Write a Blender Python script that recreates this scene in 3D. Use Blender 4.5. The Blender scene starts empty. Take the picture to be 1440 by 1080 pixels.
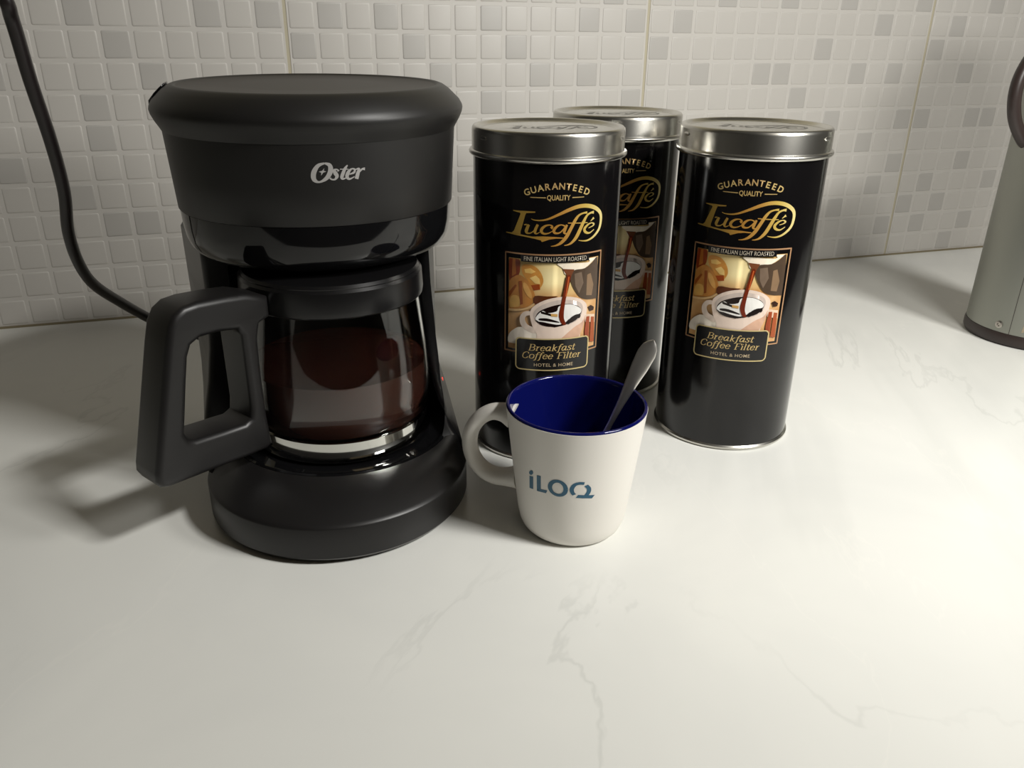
import bpy, bmesh, math, random
from mathutils import Vector, Matrix
import mathutils.noise as mnoise

random.seed(4)
S = 0.027                      # one mosaic cell of the wall tiles in metres; all sizes below are in cells
scene = bpy.context.scene
col = scene.collection

# ------------------------------------------------------------------ camera
PITCH, YAW, ROLL = 0.4134, 0.3158, 0.0111
CAM = Vector((-1.8243, -31.7116, 9.9831))
cy_, sy_ = math.cos(YAW), math.sin(YAW)
fw = Vector((sy_*math.cos(PITCH), cy_*math.cos(PITCH), -math.sin(PITCH)))
rt = Vector((cy_, -sy_, 0)); up = rt.cross(fw)
c_, s_ = math.cos(ROLL), math.sin(ROLL)
rt2 = rt*c_ + up*s_; up2 = up*c_ - rt*s_
cd = bpy.data.cameras.new('camera'); cam = bpy.data.objects.new('camera', cd); col.objects.link(cam)
R3 = Matrix((rt2, up2, -fw)).transposed()
cam.matrix_world = Matrix.Translation(CAM*S) @ R3.to_4x4()
cd.sensor_width = 36; cd.lens = 36*1118.07/1440; cd.clip_start = 0.01
scene.camera = cam

# ------------------------------------------------------------------ world, lights, exposure
w = bpy.data.worlds.new('world'); scene.world = w; w.use_nodes = True
w.node_tree.nodes['Background'].inputs[0].default_value = (1, .95, .86, 1)
w.node_tree.nodes['Background'].inputs[1].default_value = 0.15
def area(name, loc, target, sx, sy, power, color):
    l = bpy.data.lights.new(name, 'AREA'); l.shape = 'RECTANGLE'; l.size = sx*S; l.size_y = sy*S
    l.energy = power; l.color = color
    o = bpy.data.objects.new(name, l); col.objects.link(o)
    o.location = Vector(loc)*S
    d = (Vector(target)-Vector(loc)).normalized()
    o.rotation_euler = d.to_track_quat('-Z', 'Y').to_euler()
    return o
area('ceiling_tube', (26, -43, 39), (4, -19, 0), 9, 4, 12.9, (1, .985, .945))
area('added_fill', (15, -70, 57), (5, -50, 0), 30, 30, .9, (1, .78, .48))  # added warm fill that lifts the shadows, not a real fixture
sl = area('side_lamp', (16.2, -28.6, 14.6), (14, -1, 6), 6, 3, 1.75, (1, .985, .94))
sl.data.spread = math.radians(155)
scene.view_settings.view_transform = 'Standard'
scene.view_settings.look = 'None'
scene.view_settings.gamma = 1
scene.view_settings.use_curve_mapping = False
scene.view_settings.exposure = 0.07

# ------------------------------------------------------------------ materials
def srgb(r, g, b):
    f = lambda c: (c/12.92 if c <= .04045 else ((c+.055)/1.055)**2.4)
    return (f(r), f(g), f(b), 1)
def mat(name, color, rough=.5, metal=0, **kw):
    m = bpy.data.materials.new(name); m.use_nodes = True
    b = m.node_tree.nodes['Principled BSDF']
    b.inputs['Base Color'].default_value = color if len(color) == 4 else (*color, 1)
    b.inputs['Roughness'].default_value = rough; b.inputs['Metallic'].default_value = metal
    for k, v in kw.items(): b.inputs[k.replace('_', ' ')].default_value = v
    return m
def nodes(m): return m.node_tree.nodes, m.node_tree.links, m.node_tree.nodes['Principled BSDF']
def add_bump(m, scale, strength, dist=.0005, detail=4, rough_var=None):
    n, l, b = nodes(m)
    tc = n.new('ShaderNodeTexCoord'); t = n.new('ShaderNodeTexNoise'); t.inputs['Scale'].default_value = scale
    t.inputs['Detail'].default_value = detail
    l.new(tc.outputs['Object'], t.inputs['Vector'])
    bp = n.new('ShaderNodeBump'); bp.inputs['Strength'].default_value = strength; bp.inputs['Distance'].default_value = dist
    l.new(t.outputs['Fac'], bp.inputs['Height']); l.new(bp.outputs['Normal'], b.inputs['Normal'])
    if rough_var:
        mr = n.new('ShaderNodeMapRange'); mr.inputs['To Min'].default_value = rough_var[0]; mr.inputs['To Max'].default_value = rough_var[1]
        l.new(t.outputs['Fac'], mr.inputs['Value']); l.new(mr.outputs['Result'], b.inputs['Roughness'])
    return m
def attr_mat(name, rough, metal=0):
    m = mat(name, (1, 1, 1), rough, metal)
    n, l, b = nodes(m)
    a = n.new('ShaderNodeVertexColor'); a.layer_name = 'ink'
    l.new(a.outputs['Color'], b.inputs['Base Color'])
    return m

def marble_material():
    m = mat('marble_laminate', (.75, .74, .68), .32)
    n, l, b = nodes(m)
    tc = n.new('ShaderNodeTexCoord')
    def noise(scale, detail=6, dist=0, rough=.55):
        t = n.new('ShaderNodeTexNoise'); t.inputs['Scale'].default_value = scale; t.inputs['Detail'].default_value = detail
        t.inputs['Distortion'].default_value = dist; t.inputs['Roughness'].default_value = rough
        l.new(tc.outputs['Object'], t.inputs['Vector']); return t
    def vein(scale, dist, width, seed):
        mp = n.new('ShaderNodeMapping'); mp.inputs['Location'].default_value = (seed, seed*.7, 0)
        mp.inputs['Scale'].default_value = (1, .38, 1)
        m0 = n.new('ShaderNodeMapping'); m0.inputs['Rotation'].default_value = (0, 0, .55)
        l.new(tc.outputs['Object'], m0.inputs['Vector']); l.new(m0.outputs['Vector'], mp.inputs['Vector'])
        t = n.new('ShaderNodeTexNoise'); t.inputs['Scale'].default_value = scale; t.inputs['Detail'].default_value = 7
        t.inputs['Roughness'].default_value = .55; t.inputs['Distortion'].default_value = dist
        l.new(mp.outputs['Vector'], t.inputs['Vector'])
        s = n.new('ShaderNodeMath'); s.operation = 'SUBTRACT'; s.inputs[1].default_value = .5; l.new(t.outputs['Fac'], s.inputs[0])
        a = n.new('ShaderNodeMath'); a.operation = 'ABSOLUTE'; l.new(s.outputs[0], a.inputs[0])
        r = n.new('ShaderNodeMapRange'); r.inputs['From Min'].default_value = 0; r.inputs['From Max'].default_value = width
        r.inputs['To Min'].default_value = 1; r.inputs['To Max'].default_value = 0; r.interpolation_type = 'SMOOTHSTEP'
        l.new(a.outputs[0], r.inputs['Value']); return r
    def mul(a, bb):
        x = n.new('ShaderNodeMath'); x.operation = 'MULTIPLY'; l.new(a, x.inputs[0])
        if isinstance(bb, float): x.inputs[1].default_value = bb
        else: l.new(bb, x.inputs[1])
        return x.outputs[0]
    def mix(fac, c1, c2):
        x = n.new('ShaderNodeMix'); x.data_type = 'RGBA'; l.new(fac, x.inputs[0])
        if isinstance(c1, tuple): x.inputs[6].default_value = c1
        else: l.new(c1, x.inputs[6])
        x.inputs[7].default_value = c2; return x.outputs[2]
    cloud = noise(5, 4, .6)
    cr = n.new('ShaderNodeMapRange'); cr.inputs['From Min'].default_value = .35; cr.inputs['From Max'].default_value = .68
    l.new(cloud.outputs['Fac'], cr.inputs['Value'])
    c = mix(cr.outputs['Result'], (.81, .808, .765, 1), (.75, .75, .715, 1))
    gate = noise(3.2, 2, 0)
    gr = n.new('ShaderNodeMapRange'); gr.inputs['From Min'].default_value = .44; gr.inputs['From Max'].default_value = .56
    l.new(gate.outputs['Fac'], gr.inputs['Value'])
    c = mix(mul(mul(vein(4.2, .45, .0065, 4.4).outputs['Result'], gr.outputs['Result']), .22), c, (.42, .43, .40, 1))
    c = mix(mul(vein(2.6, .6, .035, 2.2).outputs['Result'], .14), c, (.52, .53, .50, 1))
    c = mix(mul(vein(3.6, .5, .004, 9.9).outputs['Result'], .13), c, (.92, .90, .84, 1))
    l.new(c, b.inputs['Base Color'])
    return m

M = {}
M['marble'] = marble_material()
M['plaster'] = mat('plaster', (.22, .21, .19), .9)
M['ceiling'] = mat('ceiling_paint', (.3, .29, .27), .9)
M['floor'] = add_bump(mat('floor_vinyl', (.22, .19, .15), .5), 20, .2)
M['grout'] = mat('tile_joint', srgb(.70, .67, .58), .6)
M['caulk'] = mat('joint_sealant', srgb(.50, .46, .36), .6)
M['tile'] = add_bump(mat('glazed_tile', srgb(.765, .75, .725), .5), 60, .15, .0004)
M['cell'] = add_bump(mat('glazed_white', srgb(.75, .735, .71), .42), 90, .12, .0004)
M['cellg'] = add_bump(mat('glazed_grey', srgb(.70, .687, .665), .42), 90, .12, .0004)
M['matte'] = add_bump(mat('matte_black_plastic', srgb(.10, .096, .092), .45), 2500, .12, .0001, 2)
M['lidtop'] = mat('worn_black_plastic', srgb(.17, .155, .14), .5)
M['gloss'] = mat('glossy_black_plastic', srgb(.06, .06, .065), .06)
M['satin'] = mat('satin_black_plastic', srgb(.07, .068, .072), .28)
M['handle'] = add_bump(mat('black_handle_plastic', srgb(.10, .095, .095), .40), 2500, .12, .0001, 2)
M['cord'] = mat('black_cord_rubber', srgb(.12, .10, .10), .35)
M['silver'] = mat('silver_print', srgb(.68, .67, .66), .4, .2)
M['glass'] = mat('clear_glass', (.97, .98, .97), .0, 0, Transmission_Weight=1.0, IOR=1.45)
M['coffee'] = mat('brewed_coffee', srgb(.27, .155, .12), .12)
M['foot'] = mat('foot_reflection_mirror', (.82, .82, .78), .05, 1)  # mirror metal imitating the internal reflection of the thick glass
M['tin'] = mat('black_lacquered_tin', srgb(.05, .046, .05), .13)
M['steel'] = add_bump(mat('tinplate', (.60, .585, .54), .26, 1), 400, .05, .0002, 3)
M['steel_dark'] = mat('embossed_tinplate', (.30, .29, .27), .4, 1)
M['ink'] = attr_mat('printed_picture', .22)
M['gold'] = attr_mat('gold_print', .32, .25)
M['white'] = add_bump(mat('white_matte_stoneware', srgb(.91, .895, .865), .42), 300, .05, .0002)
M['blue'] = mat('cobalt_glaze', srgb(.04, .06, .31), .08)
M['teal'] = mat('teal_print', srgb(.13, .36, .47), .4)
M['spoon'] = mat('polished_steel', (.78, .75, .71), .36, 1)
M['brushed'] = add_bump(mat('brushed_grey_green_metal', (.30, .305, .27), .42, .75), 700, .06, .0002, 3)
M['brown'] = mat('dark_brown_plastic', srgb(.19, .15, .14), .4)
M['sticker'] = mat('cream_sticker', srgb(.85, .78, .68), .5)
M['screw'] = mat('screw_metal', (.45, .42, .38), .3, 1)
M['red'] = mat('lit_red_switch', (.8, .02, .01), .3)
M['red'].node_tree.nodes['Principled BSDF'].inputs['Emission Color'].default_value = (1, .03, .01, 1)
M['red'].node_tree.nodes['Principled BSDF'].inputs['Emission Strength'].default_value = 4

# ------------------------------------------------------------------ helpers
def tag(o, label=None, cat=None, group=None, kind=None):
    if label: o['label'] = label
    if cat: o['category'] = cat
    if group: o['group'] = group
    if kind: o['kind'] = kind
    return o
def empty(name, loc=(0, 0, 0), rz=0):
    o = bpy.data.objects.new(name, None); col.objects.link(o); o.empty_display_size = .02
    o.location = Vector(loc)*S; o.rotation_euler = (0, 0, rz); return o
def mesh_obj(name, verts, faces, m, parent=None, smooth=True, sharp=35, scale=True):
    me = bpy.data.meshes.new(name)
    k = S if scale else 1
    me.from_pydata([(v[0]*k, v[1]*k, v[2]*k) for v in verts], [], faces)
    me.update()
    bm = bmesh.new(); bm.from_mesh(me); bmesh.ops.remove_doubles(bm, verts=bm.verts, dist=1e-7)
    bmesh.ops.recalc_face_normals(bm, faces=bm.faces); bm.to_mesh(me); bm.free()
    if smooth:
        for p in me.polygons: p.use_smooth = True
        me.set_sharp_from_angle(angle=math.radians(sharp))
    if m: me.materials.append(m)
    o = bpy.data.objects.new(name, me); col.objects.link(o)
    if parent: o.parent = parent
    return o
def circle_out(r, cx=0, cy=0):
    return lambda t, z=0: (cx + r*math.cos(t), cy + r*math.sin(t))
def loft(rings, closed_ring=True, caps=(False, False), wrap=False):
    n = len(rings[0]); v = [p for r in rings for p in r]; f = []
    K = len(rings)
    for i in range(K if wrap else K-1):
        a = i*n; b = ((i+1) % K)*n
        for j in range(n if closed_ring else n-1):
            k = (j+1) % n
            f.append((a+j, a+k, b+k, b+j))
    if caps[0]: f.append(tuple(range(n-1, -1, -1)))
    if caps[1]: f.append(tuple((K-1)*n+j for j in range(n)))
    return v, f
def lathe(name, prof, m, parent=None, seg=72, cx=0, cy=0, wrap=False, sharp=35, z0=0):
    # prof: (r, z); r = 0 ends close to a point
    v = []; f = []; idx = []
    for r, z in prof:
        if r < 1e-6: idx.append([len(v)]); v.append((cx, cy, z+z0))
        else:
            idx.append(list(range(len(v), len(v)+seg)))
            v += [(cx+r*math.cos(2*math.pi*j/seg), cy+r*math.sin(2*math.pi*j/seg), z+z0) for j in range(seg)]
    P = len(prof)
    for i in range(P if wrap else P-1):
        A, B = idx[i], idx[(i+1) % P]
        for j in range(seg):
            k = (j+1) % seg
            if len(A) == 1 and len(B) == 1: break
            if len(A) == 1: f.append((A[0], B[k], B[j]))
            elif len(B) == 1: f.append((A[j], A[k], B[0]))
            else: f.append((A[j], A[k], B[k], B[j]))
    return mesh_obj(name, v, f, m, parent, sharp=sharp)
def bez(pts, n=8):
    # Catmull-Rom through points of any dimension
    out = []
    P = [pts[0]] + list(pts) + [pts[-1]]
    for i in range(1, len(P)-2):
        for k in range(n):
            t = k/n
            out.append(tuple(.5*((2*b)+(-a+c)*t+(2*a-5*b+4*c-d)*t*t+(-a+3*b-3*c+d)*t**3)
                             for a, b, c, d in zip(P[i-1], P[i], P[i+1], P[i+2])))
    out.append(tuple(pts[-1])); return out
def tube(name, pts, rad, m, parent=None, n=8, seg=14, smooth=True, flat=1.0, ref=(0, 0, 1)):
    # pts (x,y,z[,r]); sweep an ellipse
    P = bez(pts, n) if smooth else pts
    rings = []; prev = None
    for i, p in enumerate(P):
        a = Vector(P[max(i-1, 0)][:3]); b = Vector(P[min(i+1, len(P)-1)][:3]); t = (b-a).normalized()
        if prev is None:
            u = t.cross(Vector(ref)); u = u.normalized() if u.length > 1e-4 else t.orthogonal().normalized()
        else: u = (prev - t*prev.dot(t)).normalized()
        prev = u; v = t.cross(u)
        r = p[3] if len(p) > 3 else rad
        c = Vector(p[:3])
        rings.append([tuple(c + u*r*math.cos(2*math.pi*k/seg) + v*r*flat*math.sin(2*math.pi*k/seg)) for k in range(seg)])
    v, f = loft(rings, caps=(True, True))
    return mesh_obj(name, v, f, m, parent, sharp=60)
def slab(name, outline, holes, half, bevel, m, parent, fn, res=3, sharp=40):
    # a flat outline (2-D) with rounded edges, then mapped with fn(x, y, z)
    cu = bpy.data.curves.new('c', 'CURVE'); cu.dimensions = '2D'; cu.fill_mode = 'BOTH'
    cu.extrude = half-bevel; cu.bevel_depth = bevel; cu.bevel_resolution = res; cu.offset = -bevel
    for pl in [outline]+holes:
        s = cu.splines.new('POLY'); s.points.add(len(pl)-1)
        for i, p in enumerate(pl): s.points[i].co = (p[0], p[1], 0, 1)
        s.use_cyclic_u = True
    o = bpy.data.objects.new('c', cu); col.objects.link(o)
    dg = bpy.context.evaluated_depsgraph_get()
    me = bpy.data.meshes.new_from_object(o.evaluated_get(dg))
    v = [fn(*q.co) for q in me.vertices]; f = [tuple(p.vertices) for p in me.polygons]
    bpy.data.objects.remove(o); bpy.data.curves.remove(cu); bpy.data.meshes.remove(me)
    return mesh_obj(name, v, f, m, parent, sharp=sharp)
def smooth_poly(pts, n=6):
    P = [pts[-1]]+list(pts)+[pts[0], pts[1]]; out = []
    for i in range(1, len(P)-2):
        for k in range(n):
            t = k/n
            out.append(tuple(.5*((2*b)+(-a+c)*t+(2*a-5*b+4*c-d)*t*t+(-a+3*b-3*c+d)*t**3)
                             for a, b, c, d in zip(P[i-1], P[i], P[i+1], P[i+2])))
    return out

# print made of thin flat pieces laid on a curved surface -----------------------------
class Print:
    def __init__(s): s.v = []; s.f = []; s.c = []
    def tris(s, verts, faces, color, lift=0.0, step=.12):
        bm = bmesh.new()
        vs = [bm.verts.new((p[0], p[1], 0)) for p in verts]
        for fc in faces:
            try: bm.faces.new([vs[i] for i in fc])
            except ValueError: pass
        x0 = min(p[0] for p in verts); x1 = max(p[0] for p in verts)
        x = math.ceil(x0/step)*step
        while x < x1:
            g = bm.verts[:]+bm.edges[:]+bm.faces[:]
            bmesh.ops.bisect_plane(bm, geom=g, plane_co=(x, 0, 0), plane_no=(1, 0, 0)); x += step
        bm.verts.index_update(); base = len(s.v)
        for q in bm.verts:
            s.v.append((q.co.x, q.co.y, lift)); s.c.append(color(q.co.x, q.co.y) if callable(color) else color)
        for fc in bm.faces: s.f.append(tuple(base+q.index for q in fc.verts))
        bm.free()
    def poly(s, pts, color, lift=0.0, step=.12):
        bm = bmesh.new(); vs = [bm.verts.new((p[0], p[1], 0)) for p in pts]
        es = [bm.edges.new((vs[i], vs[(i+1) % len(vs)])) for i in range(len(vs))]
        bmesh.ops.triangle_fill(bm, edges=es, use_beauty=True)
        bm.verts.index_update()
        V = [tuple(q.co) for q in bm.verts]; F = [tuple(q.index for q in f.verts) for f in bm.faces]; bm.free()
        if F: s.tris(V, F, color, lift, step)
    def stroke(s, pts, color, lift=0.0, n=6, smooth=True, step=.12):
        P = bez(pts, n) if smooth and len(pts) > 2 else pts
        V = []; F = []
        for i, p in enumerate(P):
            a = P[max(i-1, 0)]; b = P[min(i+1, len(P)-1)]; dx, dy = b[0]-a[0], b[1]-a[1]; L = math.hypot(dx, dy) or 1
            h = p[2]/2; V += [(p[0]-dy/L*h, p[1]+dx/L*h), (p[0]+dy/L*h, p[1]-dx/L*h)]
            if i: F.append((2*i-2, 2*i-1, 2*i+1, 2*i))
        s.tris(V, F, color, lift, step)
    def text(s, body, x, y, h, width=None, color=(1, 1, 1, 1), lift=0.0, bold=0.0, shear=0, rot=0, spacing=1.0):
        cu = bpy.data.curves.new('t', 'FONT'); cu.body = body; cu.align_x = 'CENTER'; cu.size = 1; cu.offset = bold
        cu.shear = shear; cu.space_character = spacing; cu.resolution_u = 3
        o = bpy.data.objects.new('t', cu); col.objects.link(o)
        me = bpy.data.meshes.new_from_object(o.evaluated_get(bpy.context.evaluated_depsgraph_get()))
        vs = [tuple(q.co) for q in me.vertices]; fs = [tuple(p.vertices) for p in me.polygons]
        bpy.data.objects.remove(o); bpy.data.curves.remove(cu); bpy.data.meshes.remove(me)
        ky = h/.72
        xs = [v[0] for v in vs]; cxm = (min(xs)+max(xs))/2; ww = max(xs)-min(xs)
        kx = width/ww if width else ky
        cr, sr = math.cos(rot), math.sin(rot)
        V = []
        for v in vs:
            a, b = (v[0]-cxm)*kx, (v[1]-.36)*ky
            V.append((x+a*cr-b*sr, y+a*sr+b*cr))
        s.tris(V, fs, color, lift)
    def build(s, name, m, parent, fn):
        me = bpy.data.meshes.new(name)
        me.from_pydata([tuple(Vector(fn(*v))*S) for v in s.v], [], s.f); me.update()
        a = me.color_attributes.new('ink', 'FLOAT_COLOR', 'POINT')
        for i, c in enumerate(s.c): a.data[i].color = c
        for p in me.polygons: p.use_smooth = True
        me.materials.append(m)
        o = bpy.data.objects.new(name, me); col.objects.link(o); o.parent = parent
        return o

# broad-nib italic letters: strokes in a 1-unit x-height box, (x, y)
G = {
 'B': (1.15, [[(.3, 1.45), (.3, 0)], [(.1, 1.45), (.7, 1.45), (.95, 1.2), (.85, .85), (.6, .78), (.3, .78)], [(.6, .78), (1.0, .6), (1.0, .2), (.7, 0), (.1, 0)]]),
 'C': (1.15, [[(1.0, 1.1), (.9, 1.4), (.6, 1.47), (.25, 1.2), (.15, .7), (.25, .2), (.6, -.02), (.85, .1), (1.02, .35)]]),
 'F': (1.05, [[(.3, 1.45), (.3, 0)], [(.1, 1.45), (1.05, 1.45), (1.05, 1.15)], [(.3, .78), (.8, .78)], [(.1, 0), (.55, 0)]]),
 'r': (.72, [[(.05, .97), (.25, .97), (.25, 0)], [(.08, 0), (.45, 0)], [(.27, .6), (.42, .93), (.66, .93)]]),
 'e': (.85, [[(.15, .52), (.72, .55), (.68, .85), (.45, 1.0), (.2, .8), (.12, .45), (.25, .08), (.48, 0), (.75, .2)]]),
 'a': (.95, [[(.68, .85), (.45, 1.0), (.2, .8), (.12, .4), (.25, .03), (.45, .08), (.66, .4)], [(.72, 1.0), (.70, .15), (.78, .02), (.92, .1)]]),
 'k': (.95, [[(.08, 1.5), (.25, 1.5), (.25, 0)], [(.08, 0), (.42, 0)], [(.27, .45), (.62, .85), (.82, .95)], [(.42, .6), (.68, .05), (.9, 0)]]),
 'f': (.62, [[(.72, 1.35), (.58, 1.52), (.38, 1.35), (.30, .9), (.27, 0), (.18, -.35), (-.02, -.42)], [(.05, .97), (.6, .97)]]),
 's': (.75, [[(.65, .75), (.6, .95), (.35, 1.0), (.18, .8), (.3, .58), (.55, .42), (.62, .2), (.4, 0), (.15, .05), (.1, .28)]]),
 't': (.6, [[(.3, 1.35), (.26, .2), (.38, 0), (.58, .12)], [(.05, .97), (.58, .97)]]),
 'o': (.92, [[(.48, 1.0), (.2, .85), (.12, .5), (.22, .12), (.48, 0), (.75, .15), (.82, .5), (.73, .87), (.48, 1.0)]]),
 'i': (.45, [[(.05, .97), (.23, .97), (.23, .0)], [(.08, 0), (.4, 0)], [(.2, 1.3), (.28, 1.38)]]),
 'l': (.45, [[(.05, 1.5), (.23, 1.5), (.23, .0)], [(.08, 0), (.4, 0)]]),
}
def script(pr, word, x0, x1, y, xh, color, lift, wmax=.26, wmin=.1, shear=.32):
    W = sum(G[c][0] if c != ' ' else .6 for c in word); k = (x1-x0)/(W+.3); X = 0
    for ch in word:
        if ch == ' ': X += .6; continue
        for st in G[ch][1]:
            corner = len(st) <= 3
            P = st if corner else bez(st, 4)
            Q = []
            for i, p in enumerate(P):
                a = P[max(i-1, 0)]; b = P[min(i+1, len(P)-1)]; dx, dy = b[0]-a[0], b[1]-a[1]; L = math.hypot(dx, dy) or 1
                wdt = wmin+(wmax-wmin)*abs(dy/L)**1.2
                Q.append(p+(wdt,))
            segs = [Q] if not corner else [Q[i:i+2] for i in range(len(Q)-1)]
            for q in segs:
                if corner:
                    dx, dy = q[1][0]-q[0][0], q[1][1]-q[0][1]; L = math.hypot(dx, dy)
                    wv = wmin+(wmax-wmin)*abs(dy/L)**1.2; q = [q[0][:2]+(wv,), q[1][:2]+(wv,)]
                V = [(x0+(X+p[0]+shear*p[1])*k, y+p[1]*xh, p[2]*(k+xh)/2) for p in q]
                pr.stroke(V, color, lift, smooth=False)
        X += G[ch][0]
LOGO_S=[[(-0.749,6.062,0.022),(-0.688,6.072,0.032)],[(-0.641,6.075,0.061),(-0.681,5.98,0.072),(-0.697,5.92,0.072),(-0.672,5.879,0.043),(-0.59,5.888,0.025),(-0.506,5.957,0.025),(-0.457,6.035,0.032)],[(-0.436,6.086,0.054),(-0.481,5.984,0.065),(-0.496,5.91,0.061),(-0.462,5.875,0.029),(-0.387,5.912,0.014)],[(-0.136,6.005,0.061),(-0.107,6.043,0.047),(-0.158,6.081,0.025),(-0.257,6.063,0.043),(-0.336,5.998,0.065),(-0.35,5.927,0.065),(-0.286,5.881,0.043),(-0.186,5.896,0.025),(-0.087,5.951,0.014)],[(0.181,6.055,0.036),(0.094,6.083,0.025),(0.002,6.051,0.05),(-0.067,5.968,0.065),(-0.049,5.904,0.054),(0.05,5.899,0.032),(0.133,5.964,0.029),(0.198,6.046,0.036)],[(0.228,6.082,0.047),(0.181,5.963,0.065),(0.169,5.904,0.054),(0.205,5.881,0.029),(0.265,5.909,0.014)],[(0.719,6.328,0.054),(0.621,6.323,0.036),(0.509,6.281,0.047),(0.423,6.178,0.072),(0.323,5.99,0.079),(0.225,5.809,0.083),(0.109,5.677,0.068),(-0.009,5.615,0.036),(-0.127,5.595,0.014)],[(0.907,6.316,0.068),(0.822,6.313,0.043),(0.722,6.264,0.05),(0.64,6.137,0.075),(0.545,5.942,0.083),(0.459,5.779,0.079),(0.355,5.666,0.054),(0.268,5.623,0.032),(0.18,5.61,0.014)],[(0.248,6.12,0.022),(0.499,6.106,0.022),(0.742,6.097,0.018)],[(0.78,5.971,0.018),(0.884,6.003,0.025),(0.925,6.044,0.043),(0.858,6.079,0.025),(0.755,6.05,0.043),(0.669,5.965,0.065),(0.694,5.887,0.061),(0.808,5.854,0.036),(0.934,5.92,0.018)],[(0.823,6.123,0.014),(0.87,6.157,0.032),(0.916,6.191,0.061)],[(-0.587,6.207,0.014),(-0.511,6.183,0.022),(-0.36,6.181,0.032),(-0.195,6.218,0.043),(0.035,6.317,0.061),(0.27,6.418,0.079),(0.5,6.481,0.086),(0.73,6.477,0.09),(0.945,6.409,0.09),(1.106,6.281,0.083),(1.144,6.115,0.075),(1.098,5.916,0.068),(0.944,5.764,0.054),(0.776,5.69,0.04),(0.635,5.687,0.025),(0.522,5.709,0.014)]]
LOGO_P=[[(-0.877,6.357),(-0.685,6.364),(-0.726,6.286),(-0.831,5.9),(-0.83,5.836),(-1.075,5.832),(-0.996,5.909),(-0.837,6.303)],[(-1.024,6.372),(-0.498,6.374),(-0.501,6.351),(-0.684,6.331),(-0.877,6.329),(-1.015,6.353)],[(-1.197,5.86),(-1.037,5.859),(-0.816,5.837),(-0.554,5.806),(-0.318,5.82),(-0.083,5.813),(0.153,5.791),(0.14,5.77),(-0.014,5.773),(-0.165,5.751),(-0.323,5.694),(-0.34,5.697),(-0.357,5.727),(-0.519,5.762),(-0.762,5.796),(-0.942,5.81),(-1.197,5.839)]]
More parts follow.
